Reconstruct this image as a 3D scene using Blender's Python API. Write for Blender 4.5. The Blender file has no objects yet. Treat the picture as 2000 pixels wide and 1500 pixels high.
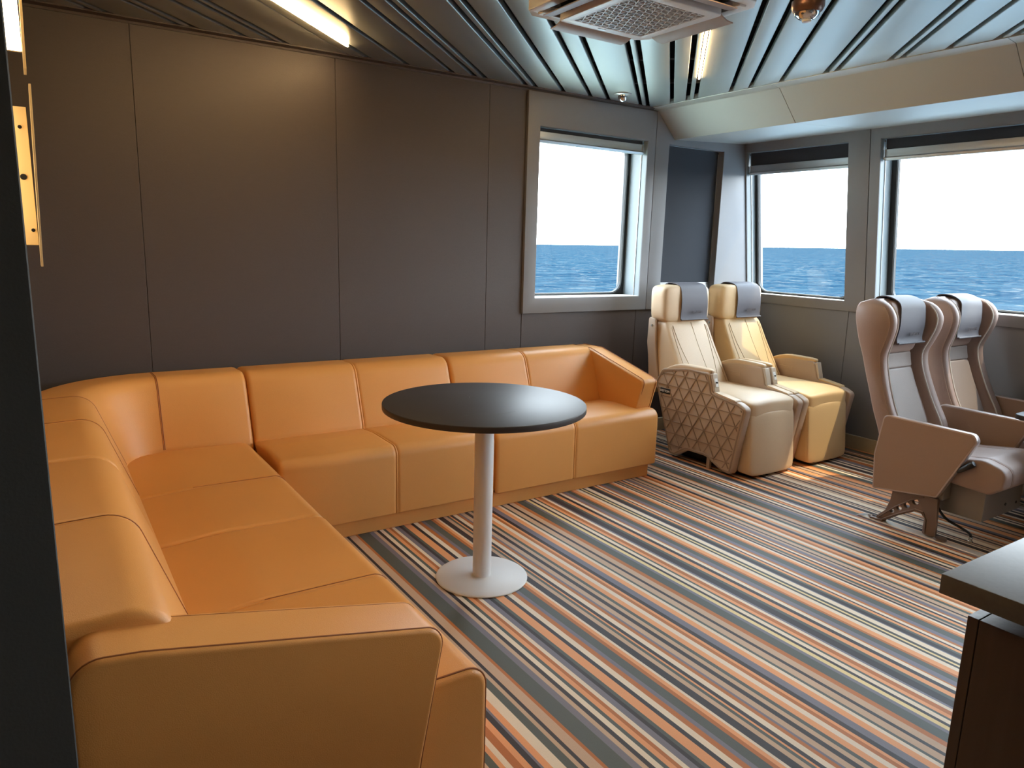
import bpy, bmesh, math, random
from mathutils import Vector, Matrix
C = bpy.context.scene.collection
random.seed(7)
PI = math.pi

# ------------------------------------------------------------------ camera
F_PX = 1406.06
R = Vector((0.83612, -0.547865, 0.027327)); U = Vector((0.082526, 0.174885, 0.981124)); FW = Vector((0.542303, 0.818082, -0.191438))
cam_d = bpy.data.cameras.new('camera'); cam = bpy.data.objects.new('camera', cam_d); C.objects.link(cam)
cam_d.sensor_width = 36; cam_d.sensor_fit = 'HORIZONTAL'; cam_d.lens = F_PX / 2000 * 36
cam_d.clip_start = 0.02; cam_d.clip_end = 60000
cam.matrix_world = Matrix(((R.x, U.x, -FW.x, 0), (R.y, U.y, -FW.y, 0), (R.z, U.z, -FW.z, 1.41), (0, 0, 0, 1)))
bpy.context.scene.camera = cam

# ------------------------------------------------------------------ world, sun, exposure
w = bpy.data.worlds.new('sky'); bpy.context.scene.world = w; w.use_nodes = True
nt = w.node_tree; bg = nt.nodes['Background']
tc = nt.nodes.new('ShaderNodeTexCoord'); sx = nt.nodes.new('ShaderNodeSeparateXYZ'); rp = nt.nodes.new('ShaderNodeValToRGB')
nt.links.new(tc.outputs['Generated'], sx.inputs[0]); nt.links.new(sx.outputs['Z'], rp.inputs[0]); nt.links.new(rp.outputs[0], bg.inputs['Color'])
rp.color_ramp.elements[0].position = 0.0; rp.color_ramp.elements[0].color = (0.95, 0.97, 1.0, 1)
rp.color_ramp.elements[1].position = 0.6; rp.color_ramp.elements[1].color = (0.70, 0.84, 1.0, 1)
SKY = 15.0
bg.inputs['Strength'].default_value = SKY
sun_d = bpy.data.lights.new('sun', 'SUN'); sun = bpy.data.objects.new('sun', sun_d); C.objects.link(sun)
sun_d.energy = 4.5; sun_d.angle = math.radians(0.6); sun_d.color = (1.0, 0.80, 0.52)
SUN_DIR = Vector((0.50, -0.30, 0.95)).normalized()          # towards the sun
sun.rotation_euler = SUN_DIR.to_track_quat('Z', 'Y').to_euler(); sun.location = (9, -3, 12)
vs = bpy.context.scene.view_settings
vs.view_transform = 'Standard'; vs.look = 'None'; vs.gamma = 1.0; vs.use_curve_mapping = False; vs.exposure = 0.0
try: bpy.context.scene.cycles.max_bounces = 12; bpy.context.scene.cycles.diffuse_bounces = 8; bpy.context.scene.cycles.transparent_max_bounces = 12
except Exception: pass
LED = 98.0       # strength of the warm ceiling strips

# ------------------------------------------------------------------ materials
def srgb(r, g, b):
    f = lambda c: (c/255/12.92) if c/255 <= 0.04045 else ((c/255+0.055)/1.055)**2.4
    return (f(r), f(g), f(b), 1)
def mat(name, col, rough=0.5, metal=0.0, bump=0.0, bscale=300.0, var=0.0, vscale=4.0, spec=0.5, stretch=None, coat=0.0):
    m = bpy.data.materials.new(name); m.use_nodes = True; n = m.node_tree; b = n.nodes['Principled BSDF']
    b.inputs['Base Color'].default_value = col; b.inputs['Roughness'].default_value = rough; b.inputs['Metallic'].default_value = metal
    b.inputs['Specular IOR Level'].default_value = spec; b.inputs['Coat Weight'].default_value = coat
    if bump or var:
        t = n.nodes.new('ShaderNodeTexCoord'); mp = n.nodes.new('ShaderNodeMapping'); n.links.new(t.outputs['Object'], mp.inputs[0])
        if stretch: mp.inputs['Scale'].default_value = stretch
    if bump:
        nz = n.nodes.new('ShaderNodeTexNoise'); nz.inputs['Scale'].default_value = bscale; nz.inputs['Detail'].default_value = 3
        n.links.new(mp.outputs[0], nz.inputs[0]); bp = n.nodes.new('ShaderNodeBump'); bp.inputs['Strength'].default_value = bump; bp.inputs['Distance'].default_value = 0.002
        n.links.new(nz.outputs[0], bp.inputs['Height']); n.links.new(bp.outputs[0], b.inputs['Normal'])
    if var:
        nz = n.nodes.new('ShaderNodeTexNoise'); nz.inputs['Scale'].default_value = vscale; nz.inputs['Detail'].default_value = 4
        n.links.new(mp.outputs[0], nz.inputs[0]); mx = n.nodes.new('ShaderNodeMix'); mx.data_type = 'RGBA'
        n.links.new(nz.outputs[0], mx.inputs['Factor'])
        mx.inputs[6].default_value = tuple(c*(1-var) for c in col[:3])+(1,); mx.inputs[7].default_value = tuple(min(1, c*(1+var)) for c in col[:3])+(1,)
        n.links.new(mx.outputs[2], b.inputs['Base Color'])
    return m
def emit(name, col, s):
    m = bpy.data.materials.new(name); m.use_nodes = True; n = m.node_tree; b = n.nodes['Principled BSDF']
    b.inputs['Base Color'].default_value = (0.8, 0.8, 0.8, 1); b.inputs['Emission Color'].default_value = col; b.inputs['Emission Strength'].default_value = s
    return m
M = {}
M['sofa'] = mat('tan_leather', srgb(218, 154, 84), 0.42, bump=0.25, bscale=420, var=0.03, vscale=5, spec=0.45)
M['sofa_seam'] = mat('tan_leather_seam', srgb(150, 88, 42), 0.6)
M['wall'] = mat('brown_wall_panel', srgb(80, 72, 71), 0.5, bump=0.35, bscale=90, var=0.05, vscale=30, stretch=(1, 1, 6), spec=0.4)
M['wall_dark'] = mat('near_black_panel', srgb(66, 70, 72), 0.6, bump=0.2, bscale=200)
M['gap'] = mat('black_gap', (0.004, 0.004, 0.005, 1), 0.9)
M['frame'] = mat('grey_window_panel', srgb(124, 124, 128), 0.42, bump=0.1, bscale=260, var=0.02, vscale=20)
M['lower'] = mat('dark_grey_wall_panel', srgb(118, 119, 124), 0.5, bump=0.15, bscale=200)
M['soffit'] = mat('grey_metal_soffit', srgb(172, 172, 168), 0.42, 0.35, bump=0.05, bscale=150)
M['ceil'] = mat('metal_ceiling_panel', srgb(174, 180, 179), 0.40, 0.8, bump=0.03, bscale=40, var=0.03, vscale=3)
M['rail'] = mat('plenum_rail', srgb(110, 110, 110), 0.5, 0.6)
M['plenum'] = mat('black_plenum', (0.006, 0.007, 0.007, 1), 0.9)
M['reveal'] = mat('pale_window_reveal', srgb(122, 130, 134), 0.4)
M['gasket'] = mat('black_rubber_gasket', srgb(24, 26, 28), 0.5)
M['blind'] = mat('dark_blind_fabric', srgb(50, 54, 62), 0.85, bump=0.4, bscale=600)
M['alu'] = mat('satin_aluminium', srgb(186, 188, 188), 0.33, 0.8)
M['chrome'] = mat('chrome', srgb(215, 215, 215), 0.12, 1.0)
M['brass'] = mat('champagne_metal_skirting', srgb(186, 170, 140), 0.35, 0.25)
M['track'] = mat('pale_metal_track', srgb(204, 196, 188), 0.35, 0.3)
M['table'] = mat('dark_laminate', srgb(60, 56, 57), 0.46, var=0.12, vscale=9, spec=0.3)
M['post'] = mat('grey_powder_coat', srgb(226, 222, 219), 0.45, 0.0, bump=0.1, bscale=500)
M['cream'] = mat('beige_leather', srgb(212, 184, 150), 0.48, bump=0.3, bscale=260, var=0.03, vscale=6)
M['cream_sunlit'] = mat('beige_leather_sunlit', srgb(208, 174, 126), 0.48, bump=0.3, bscale=260, var=0.03, vscale=6)  # same beige leather with warm sunlight mixed into the base colour
M['seam'] = mat('beige_seam', srgb(172, 144, 106), 0.6)
M['shell'] = mat('taupe_plastic', srgb(184, 160, 138), 0.45, bump=0.15, bscale=500)
M['rib'] = mat('taupe_plastic_groove_shade', srgb(150, 126, 105), 0.4)  # darkened to stand in for shade along the pattern lines
M['shell_l'] = mat('light_taupe_plastic', srgb(196, 180, 160), 0.4)
M['flap'] = mat('mauve_grey_cover', srgb(90, 87, 94), 0.6, bump=0.3, bscale=500)
M['flap_d'] = mat('dark_grey_edging', srgb(84, 78, 82), 0.6)
M['velcro'] = mat('blue_grey_patch', srgb(150, 156, 148), 0.8)
M['black'] = mat('black_plastic', srgb(22, 22, 24), 0.45)
M['white'] = mat('white_plastic', srgb(226, 222, 214), 0.35)
M['seat'] = mat('taupe_leather', srgb(152, 128, 118), 0.5, bump=0.3, bscale=300, var=0.03, vscale=6)
M['seat_l'] = mat('grey_taupe_leather', srgb(138, 122, 114), 0.5, bump=0.3, bscale=300)
M['seat_pipe'] = mat('pale_piping', srgb(206, 198, 188), 0.5)
M['armpanel'] = mat('brown_armrest_panel', srgb(156, 128, 110), 0.55, bump=0.3, bscale=350)
M['armedge'] = mat('silver_pink_armrest_edge', srgb(190, 176, 172), 0.32, 0.6)
M['cast'] = mat('bronze_cast_metal', srgb(128, 112, 104), 0.42, 0.5)
M['box'] = mat('grey_beige_metal', srgb(142, 136, 130), 0.45, 0.4)
M['ac'] = mat('off_white_ac_plastic', srgb(226, 227, 227), 0.35)
M['ac_d'] = mat('taupe_ac_louvre', srgb(164, 148, 140), 0.45)
M['ac_in'] = mat('dark_grille_interior', srgb(40, 42, 46), 0.7)
M['wood'] = mat('black_brown_wood', srgb(84, 70, 64), 0.4, bump=0.3, bscale=60, var=0.25, vscale=40, stretch=(1, 1, 0.05))
M['desk'] = mat('dark_speckled_worktop', srgb(84, 84, 86), 0.38, var=0.2, vscale=90)
M['sconce'] = mat('pale_sconce_metal', srgb(226, 200, 150), 0.45)
M['led'] = emit('warm_led_diffuser', (1.0, 0.66, 0.30, 1), LED)
M['led_w'] = emit('warm_white_led_diffuser', (1.0, 0.78, 0.48, 1), 14.0)
def glass():
    m = bpy.data.materials.new('window_glass'); m.use_nodes = True; n = m.node_tree; n.nodes.clear()
    o = n.nodes.new('ShaderNodeOutputMaterial'); t = n.nodes.new('ShaderNodeBsdfTransparent'); g = n.nodes.new('ShaderNodeBsdfGlossy'); x = n.nodes.new('ShaderNodeMixShader')
    t.inputs[0].default_value = (0.93, 0.96, 0.96, 1); g.inputs['Roughness'].default_value = 0.01; x.inputs[0].default_value = 0.02
    n.links.new(t.outputs[0], x.inputs[1]); n.links.new(g.outputs[0], x.inputs[2]); n.links.new(x.outputs[0], o.inputs[0]); return m
M['glass'] = glass()

# ------------------------------------------------------------------ helpers
def obj(name, bm, m, parent=None, smooth=True, kind=None, label=None, ang=35):
    if isinstance(bm, bpy.types.Mesh): me = bm
    else:
        bmesh.ops.recalc_face_normals(bm, faces=bm.faces); me = bpy.data.meshes.new(name); bm.to_mesh(me); bm.free()
    if parent is not None:
        off = Vector((0, 0, 0)); p = parent
        while p is not None: off += p.location; p = p.parent
        me.transform(Matrix.Translation(-off))
    o = bpy.data.objects.new(name, me); C.objects.link(o)
    if m is not None: me.materials.append(M[m] if isinstance(m, str) else m)
    if smooth and len(me.polygons):
        for p_ in me.polygons: p_.use_smooth = True
        me.set_sharp_from_angle(angle=math.radians(ang))
    if parent is not None: o.parent = parent
    if kind: o['kind'] = kind
    if label: o['label'] = label
    return o
def objs(name, bms, m, parent, **k):
    return [obj(name, q, m, parent, **k) for q in bms]
def thing(name, label, cat, loc, group=None):
    o = bpy.data.objects.new(name, None); C.objects.link(o); o.location = loc; o.empty_display_size = 0.1
    o['label'] = label; o['category'] = cat
    if group: o['group'] = group
    return o
def tag(o, label, cat, group=None):
    o['label'] = label; o['category'] = cat
    if group: o['group'] = group
    return o
def join(*bms):
    b = bmesh.new()
    for x in bms:
        me = bpy.data.meshes.new('t'); x.to_mesh(me); x.free(); b.from_mesh(me); bpy.data.meshes.remove(me)
    return b
def bevel(b, r, seg=2, ang=30):
    es = [e for e in b.edges if len(e.link_faces) == 2 and e.calc_face_angle(0) > math.radians(ang)]
    if r > 0: bmesh.ops.bevel(b, geom=es, offset=r, segments=seg, profile=0.5, affect='EDGES', clamp_overlap=True)
    return b
def box(x0, x1, y0, y1, z0, z1, r=0.0, seg=2):
    b = bmesh.new(); bmesh.ops.create_cube(b, size=1.0)
    for v in b.verts: v.co = Vector(((x0+x1)/2+v.co.x*(x1-x0), (y0+y1)/2+v.co.y*(y1-y0), (z0+z1)/2+v.co.z*(z1-z0)))
    return bevel(b, r, seg)
def prism(pts, ax, a0, a1, r=0.0, seg=2):
    """polygon pts extruded along axis ax; pts are the two other coordinates in x,y,z order"""
    def P(p, a): return (a, p[0], p[1]) if ax == 'x' else ((p[0], a, p[1]) if ax == 'y' else (p[0], p[1], a))
    b = bmesh.new(); lo = [b.verts.new(P(p, a0)) for p in pts]; hi = [b.verts.new(P(p, a1)) for p in pts]; n = len(pts)
    b.faces.new(lo); b.faces.new(hi[::-1])
    for i in range(n): b.faces.new((lo[i], hi[i], hi[(i+1) % n], lo[(i+1) % n]))
    bmesh.ops.recalc_face_normals(b, faces=b.faces)
    return bevel(b, r, seg)
def rpoly(pts, rad, seg=6):
    """round the corners of a polygon; rad is one radius or a list"""
    out = []; n = len(pts)
    for i, p in enumerate(pts):
        r = rad[i] if isinstance(rad, (list, tuple)) else rad
        p = Vector(p); a = Vector(pts[i-1]) - p; c = Vector(pts[(i+1) % n]) - p
        if r <= 0: out.append(tuple(p)); continue
        la, lc = a.length, c.length; a.normalize(); c.normalize(); th = a.angle(c)
        d = min(r/math.tan(th/2), la*0.49, lc*0.49); r2 = d*math.tan(th/2)
        ctr = p + (a+c).normalized()*(r2/math.sin(th/2)); s = p+a*d-ctr; e = p+c*d-ctr; tot = s.angle_signed(e) if s.length > 1e-9 else 0
        for k in range(seg+1):
            t = -tot*k/seg; out.append((ctr.x+s.x*math.cos(t)-s.y*math.sin(t), ctr.y+s.x*math.sin(t)+s.y*math.cos(t)))
    return out
def spline_fill(loops, ax, a0, a1, bev=0.0):
    """2D outlines (first outer, others holes) -> solid along axis, through a filled curve"""
    cu = bpy.data.curves.new('t', 'CURVE'); cu.dimensions = '2D'; cu.fill_mode = 'BOTH'; th = abs(a1-a0)
    for L in loops:
        s = cu.splines.new('POLY'); s.points.add(len(L)-1); s.use_cyclic_u = True
        for i, p in enumerate(L): s.points[i].co = (p[0], p[1], 0, 1)
    cu.extrude = th/2-bev; cu.bevel_depth = bev; cu.bevel_resolution = 2; cu.offset = -bev
    o = bpy.data.objects.new('t', cu); C.objects.link(o); bpy.context.view_layer.update()
    me = bpy.data.meshes.new_from_object(o.evaluated_get(bpy.context.evaluated_depsgraph_get())); bpy.data.objects.remove(o); bpy.data.curves.remove(cu)
    b = bmesh.new(); b.from_mesh(me); bpy.data.meshes.remove(me); bmesh.ops.remove_doubles(b, verts=b.verts, dist=1e-5)
    mid = (a0+a1)/2
    for v in b.verts:
        x, y, z = v.co
        v.co = (mid+z, x, y) if ax == 'x' else ((x, mid+z, y) if ax == 'y' else (x, y, mid+z))
    return b
def cyl(c, r, z0, z1, n=48, r2=None, axis='z', bev=0.0):
    b = bmesh.new(); bmesh.ops.create_cone(b, cap_ends=True, segments=n, radius1=r, radius2=r if r2 is None else r2, depth=z1-z0)
    for v in b.verts: v.co.z += (z0+z1)/2
    if bev: bevel(b, bev, 2, 50)
    if axis == 'x':
        for v in b.verts: v.co = Vector((v.co.z, v.co.x, v.co.y))
    if axis == 'y':
        for v in b.verts: v.co = Vector((v.co.x, v.co.z, v.co.y))
    for v in b.verts: v.co += Vector(c)
    return b
def lathe(prof, c, n=40):
    b = bmesh.new(); rings = []
    for r, z in prof:
        rings.append([b.verts.new((c[0]+max(r, 1e-5)*math.cos(2*PI*k/n), c[1]+max(r, 1e-5)*math.sin(2*PI*k/n), c[2]+z)) for k in range(n)])
    for i in range(len(rings)-1):
        for k in range(n): b.faces.new((rings[i][k], rings[i][(k+1) % n], rings[i+1][(k+1) % n], rings[i+1][k]))
    b.faces.new(rings[0]); b.faces.new(rings[-1][::-1]); return b
def tube(path, r, n=8):
    b = bmesh.new(); P = [Vector(p) for p in path]; rings = []; up = None
    for i, p in enumerate(P):
        t = (P[min(i+1, len(P)-1)]-P[max(i-1, 0)]).normalized()
        if up is None: up = Vector((0, 0, 1)) if abs(t.z) < 0.9 else Vector((1, 0, 0))
        s = t.cross(up).normalized(); up = s.cross(t).normalized()
        rr = r[i] if isinstance(r, (list, tuple)) else r
        rings.append([b.verts.new(p+s*rr*math.cos(2*PI*k/n)+up*rr*math.sin(2*PI*k/n)) for k in range(n)])
    for i in range(len(rings)-1):
        for k in range(n): b.faces.new((rings[i][k], rings[i][(k+1) % n], rings[i+1][(k+1) % n], rings[i+1][k]))
    b.faces.new(rings[0][::-1]); b.faces.new(rings[-1]); return b
def smooth_path(pts, k=6):
    P = [Vector(p) for p in pts]; out = []
    for i in range(len(P)-1):
        a = P[max(i-1, 0)]; b_ = P[i]; c = P[i+1]; d = P[min(i+2, len(P)-1)]
        for j in range(k):
            t = j/k; out.append(0.5*((2*b_)+(-a+c)*t+(2*a-5*b_+4*c-d)*t*t+(-a+3*b_-3*c+d)*t**3))
    out.append(P[-1]); return out
def inset_loop(L, d):
    """move a closed 2D loop inward by d (L anticlockwise or clockwise)"""
    n = len(L); A = sum(L[i][0]*L[(i+1) % n][1]-L[(i+1) % n][0]*L[i][1] for i in range(n)); s = 1 if A > 0 else -1; out = []
    for i in range(n):
        p = Vector(L[i]); e1 = (p-Vector(L[i-1])); e2 = (Vector(L[(i+1) % n])-p)
        n1 = Vector((-e1.y, e1.x)).normalized()*s if e1.length > 1e-9 else Vector((0, 0)); n2 = Vector((-e2.y, e2.x)).normalized()*s if e2.length > 1e-9 else Vector((0, 0))
        m = (n1+n2); m = m.normalized() if m.length > 1e-6 else n1; out.append(tuple(p+m*d))
    return out
def sweep(prof, stations):
    """prof: closed loop (offset outwards o, height z). stations: (x, y, nx, ny, inset): the loop is placed at (x,y) with o along (nx,ny)"""
    b = bmesh.new(); rings = []
    for (x, y, nx, ny, ins) in stations:
        L = inset_loop(prof, ins) if ins else prof
        rings.append([b.verts.new((x+nx*o, y+ny*o, z)) for o, z in L])
    n = len(prof)
    for i in range(len(rings)-1):
        for k in range(n): b.faces.new((rings[i][k], rings[i][(k+1) % n], rings[i+1][(k+1) % n], rings[i+1][k]))
    b.faces.new(rings[0]); b.faces.new(rings[-1][::-1]); return b
def span(a, b, seams=(), soft=0.022, ends=(True, True)):
    """parameters along a module with insets: soft rounded ends, stitched grooves at the seams"""
    S = []
    if ends[0]: S += [(a, soft*0.75), (a+soft*0.12, soft*0.38), (a+soft*0.4, soft*0.12), (a+soft, 0)]
    else: S += [(a, 0)]
    for s in seams:
        S += [(s-0.022, 0), (s-0.010, 0.0012), (s-0.0055, 0.0045), (s-0.0025, 0.001), (s+0.0025, 0.001), (s+0.0055, 0.0045), (s+0.010, 0.0012), (s+0.022, 0)]
    if ends[1]: S += [(b-soft, 0), (b-soft*0.4, soft*0.12), (b-soft*0.12, soft*0.38), (b, soft*0.75)]
    else: S += [(b, 0)]
    # extra stations
    out = [S[0]]
    for q in S[1:]:
        if q[0]-out[-1][0] > 0.2: out.append(((q[0]+out[-1][0])/2, 0))
        out.append(q)
    return out
GR = [-1, -.985, -.95, -.88, -.76, -.6, -.4, -.2, 0, .2, .4, .6, .76, .88, .95, .985, 1]
def puff(c, h, n=7.0, fn=None):
    """cushion: rounded-cube grid of half sizes h about c, fn maps the result"""
    b = bmesh.new(); V = {}
    def vert(p):
        k = tuple(round(q, 4) for q in p)
        if k not in V:
            s = sum(abs(q)**n for q in p)**(-1/n); q = Vector((c[0]+p[0]*s*h[0], c[1]+p[1]*s*h[1], c[2]+p[2]*s*h[2]))
            V[k] = b.verts.new(fn(q) if fn else q)
        return V[k]
    for ax in range(3):
        for sg in (-1, 1):
            for i in range(len(GR)-1):
                for j in range(len(GR)-1):
                    q = []
                    for (u, v) in ((i, j), (i+1, j), (i+1, j+1), (i, j+1)):
                        p = [0, 0, 0]; p[ax] = sg; p[(ax+1) % 3] = GR[u]; p[(ax+2) % 3] = GR[v]; q.append(vert(p))
                    b.faces.new(q)
    return b
def interp(xs, ys, x):
    if x <= xs[0]: return ys[0]
    for i in range(len(xs)-1):
        if x <= xs[i+1]:
            t = (x-xs[i])/(xs[i+1]-xs[i])
            m = lambda k: (ys[min(k+1, len(ys)-1)]-ys[max(k-1, 0)])/(xs[min(k+1, len(xs)-1)]-xs[max(k-1, 0)])
            h = xs[i+1]-xs[i]; return (2*t**3-3*t*t+1)*ys[i]+(t**3-2*t*t+t)*h*m(i)+(-2*t**3+3*t*t)*ys[i+1]+(t**3-t*t)*h*m(i+1)
    return ys[-1]
def text_bm(s, size, depth, bold=0.0):
    cu = bpy.data.curves.new('t', 'FONT'); cu.body = s; cu.size = size; cu.extrude = depth; cu.align_x = 'CENTER'; cu.align_y = 'CENTER'; cu.offset = bold; cu.resolution_u = 3
    o = bpy.data.objects.new('t', cu); C.objects.link(o); bpy.context.view_layer.update()
    me = bpy.data.meshes.new_from_object(o.evaluated_get(bpy.context.evaluated_depsgraph_get())); bpy.data.objects.remove(o); bpy.data.curves.remove(cu)
    b = bmesh.new(); b.from_mesh(me); bpy.data.meshes.remove(me); return b
def xform(b, f):
    for v in b.verts: v.co = Vector(f(v.co))
    return b
def copy_tree(o, parent=None):
    c = o.copy(); C.objects.link(c); c.parent = parent
    for ch in [q for q in bpy.data.objects if q.parent == o]: copy_tree(ch, c)
    return c

# ------------------------------------------------------------------ floor
COL = {'O': srgb(230, 160, 108), 'R': srgb(182, 108, 54), 'C': srgb(232, 214, 190), 'B': srgb(198, 166, 138), 'G': srgb(84, 88, 82), 'P': srgb(120, 114, 124),
       'D': srgb(54, 46, 48), 'Y': srgb(230, 206, 150), 'E': srgb(74, 72, 66)}
STR = "D907 B930 G954 O969 C987 R1012 O1032 D1051 P1059 O1080 C1112 G1139 B1153 D1166 B1199 R1211 G1268 P1291 B1307 D1323 C1342 G1356 O1374 R1388 C1404 P1426 D1441 G1455 O1491 D1508 C1531 R1552 P1569 G1605 R1621 O1637 C1648 D1678 B1697 G1710 O1718 D1734 C1756 R1771 P1781 B1804 D1824 B1843 G1859 O1884 C1906 R1923 O1936 D1956 P1986 O2013 C2029 G2041 B2071 D2086 B2116 R2139 G2183 P2199 Y2218 D2232 C2252 G2263 O2281 R2303 C2319 P2330 D2367 G2385 O2409 D2430 C2450 R2458 P2486 G2515 R2528 O2555 C2577 E2590 Y2601 E2616 C2643 P2649 D2674 G2687 O2703 D2712 C2729 R2744 P2768 G2806 R2818 O2835 C2849 D2862 B2872 G2889 O2906 D2919 C2933 R2943 P2968 B2984 D2995 B3021 G3040 O3053 C3076 R3097 O3119 D3139 P3146 B3159 O3173 C3200 G3224 B3243 D3259 B3291 R3305 G3360 P3388 B3401 D3417 C3438 G3451 O3468 R3481 C3503 P3522 D3545 G3559 O3590 D3605 C3631 R3649 P3664 G3700 O3737 C3748 D3782 C3796 D3805 B3820 D3835 C3875 B3905 D3921 B3943 D3953 O3975 C4004 R4021 O4034 D4054 P4081 O4129 D4139 B4174 D4189 O4232 R4254 G4302 C4325 D4340 C4359 G4371 R4406 C4434 D4482 C4506 D4531 C4548 P4599 R4642".split()
ST = [(int(s[1:])/1000, s[0]) for s in STR]
PER = 2.092
pre = [(x-PER, c) for x, c in ST if 1.2 <= x-0 and x-PER < 0.895]                     # the pattern repeats every 2.09 m
pre2 = [(x-2*PER, c) for x, c in ST if x-2*PER < min(p[0] for p in pre)-0.003]
post = [(x+PER, c) for x, c in ST if x+PER > 4.645 and x+PER < 5.2]
ALL = sorted(pre2+pre+ST+post)
ALL = [q for q in ALL if q[0] > -1.0]
b = bmesh.new(); lay = b.loops.layers.float_color.new('stripe'); x0 = -1.05; Y0, Y1 = -2.3, 4.0
for x1, c in ALL+[(5.2, 'D')]:
    if x1 <= x0+1e-4: continue
    f = b.faces.new([b.verts.new(p) for p in ((x0, Y0, 0), (x1, Y0, 0), (x1, Y1, 0), (x0, Y1, 0))])
    for l in f.loops: l[lay] = [q**(1/2.2) if False else q for q in COL[c]]
    x0 = x1
b2 = box(-1.05, 5.2, Y0, Y1, -0.1, -0.001)
fm = bpy.data.materials.new('striped_carpet'); fm.use_nodes = True; n = fm.node_tree; pb = n.nodes['Principled BSDF']; pb.inputs['Roughness'].default_value = 0.55; pb.inputs['Specular IOR Level'].default_value = 0.35
at = n.nodes.new('ShaderNodeVertexColor'); at.layer_name = 'stripe'
t = n.nodes.new('ShaderNodeTexCoord'); nz = n.nodes.new('ShaderNodeTexNoise'); nz.inputs['Scale'].default_value = 420; nz.inputs['Detail'].default_value = 2; n.links.new(t.outputs['Object'], nz.inputs[0])
mr = n.nodes.new('ShaderNodeMapRange'); mr.inputs[3].default_value = 0.86; mr.inputs[4].default_value = 1.12; n.links.new(nz.outputs[0], mr.inputs[0])
mu = n.nodes.new('ShaderNodeVectorMath'); mu.operation = 'SCALE'; n.links.new(at.outputs[0], mu.inputs[0]); n.links.new(mr.outputs[0], mu.inputs['Scale']); n.links.new(mu.outputs[0], pb.inputs['Base Color'])
bp = n.nodes.new('ShaderNodeBump'); bp.inputs['Strength'].default_value = 0.25; bp.inputs['Distance'].default_value = 0.002; n.links.new(nz.outputs[0], bp.inputs['Height']); n.links.new(bp.outputs[0], pb.inputs['Normal'])
bb = bmesh.new(); me = bpy.data.meshes.new('floor'); b.to_mesh(me); b.free(); b2.free()
fl = obj('floor', me, fm, smooth=False, kind='structure')

# ------------------------------------------------------------------ walls
YW = 3.955; YB = 4.2; ZC = 2.372
def xr(z): return 4.92-0.149*(z-0.95)          # the raked window wall
# back wall
pan = []; seams = [-0.115, 0.457, 1.433, 2.402, 2.68]
for i in range(4): pan.append(box(seams[i]+0.0008, seams[i+1]-0.0008, YW, YB, -0.02, ZC+0.05, 0.0015, 1))
for x0, x1 in ((2.683, 3.7), (3.703, 4.95)): pan.append(box(x0, x1, YW, YB-0.05, -0.02, 0.975, 0.0015, 1))
W1 = (2.771, 3.706, 1.056, 2.150); W2 = (3.918, 4.505, 1.070, 2.147)
wb = obj('wall_back', join(*pan), 'wall', smooth=False, kind='structure')
obj('backing', box(-0.11, 2.68, YB-0.06, YB+0.02, 0, ZC+0.05), 'gap', wb, smooth=False)
def panel_with_hole(x0, x1, z0, z1, h, y0, y1, r=0.002):
    a, b_, c, d = h
    return spline_fill([[(x0, z0), (x1, z0), (x1, z1), (x0, z1)], [(a, c), (b_, c), (b_, d), (a, d)]], 'y', y0, y1, r)
p1 = obj('wall_panel', panel_with_hole(2.676, 3.779, 0.957, 2.353, W1, 3.934, 4.19), 'frame', wb, ang=20)
p2 = obj('wall_panel', spline_fill([[(3.785, 0.957), (xr(0.957)+0.05, 0.957), (xr(2.3)+0.05, 2.3), (3.785, 2.368)], [(W2[0], W2[2]), (W2[1], W2[2]), (W2[1], W2[3]), (W2[0], W2[3])]], 'y', 3.936, 4.19, 0.002), 'frame', wb, ang=20)
obj('wall_strip', box(2.68, 4.72, 3.945, 4.19, 2.353, ZC+0.03), 'wall', wb, smooth=False)
obj('trim_1', prism([(3.90, 2.372), (3.956, 2.372), (3.956, 2.352), (3.948, 2.352), (3.944, 2.362), (3.90, 2.364)], 'x', -0.11, 3.80), 'wall', smooth=False, kind='structure')
# right wall: vertical below, raked above with window holes
low = []; ys = [-2.2, -0.9, 0.3, 1.3, 2.15, 3.035, 3.95]
for i in range(len(ys)-1): low.append(box(4.935, 5.06, ys[i]+0.0015, ys[i+1]-0.0015, -0.02, 1.01, 0.0015, 1))
wr = obj('wall_right', join(*low), 'lower', smooth=False, kind='structure')
obj('backing', box(5.03, 5.08, -2.2, 3.95, 0, 1.0), 'gap', wr, smooth=False)
W3 = (3.062, 3.925, 1.065, 2.157); W4 = (1.42, 2.832, 1.065, 2.157); W5 = (-0.12, 1.26, 1.065, 2.157); W6 = (-1.66, -0.28, 1.065, 2.157)
def rk(b, t=0.0):
    """stand a panel built at x=0 into the raked plane"""
    for v in b.verts: v.co.x = v.co.x + xr(v.co.z)
    return b
for (ya, yb_, hole) in ((2.908, 3.952, W3), (1.345, 2.903, W4), (-0.2, 1.34, W5), (-2.2, -0.205, W6)):
    hy0, hy1, c, d = hole
    bm = spline_fill([[(ya, 0.995), (yb_, 0.995), (yb_, 2.26), (ya, 2.26)], [(hy0, c), (hy1, c), (hy1, d), (hy0, d)]], 'x', -0.0, 0.20, 0.0015)
    obj('wall_panel', rk(bm), 'frame', wr, ang=20)
bb_ = obj('baseboard_right', box(4.920, 4.938, -2.2, 3.95, 0.0, 0.10, 0.002, 1), 'brass', kind='structure')
obj('baseboard_back', box(3.2, 4.93, 3.94, 3.957, 0.0, 0.10, 0.002, 1), 'brass', kind='structure')
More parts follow.
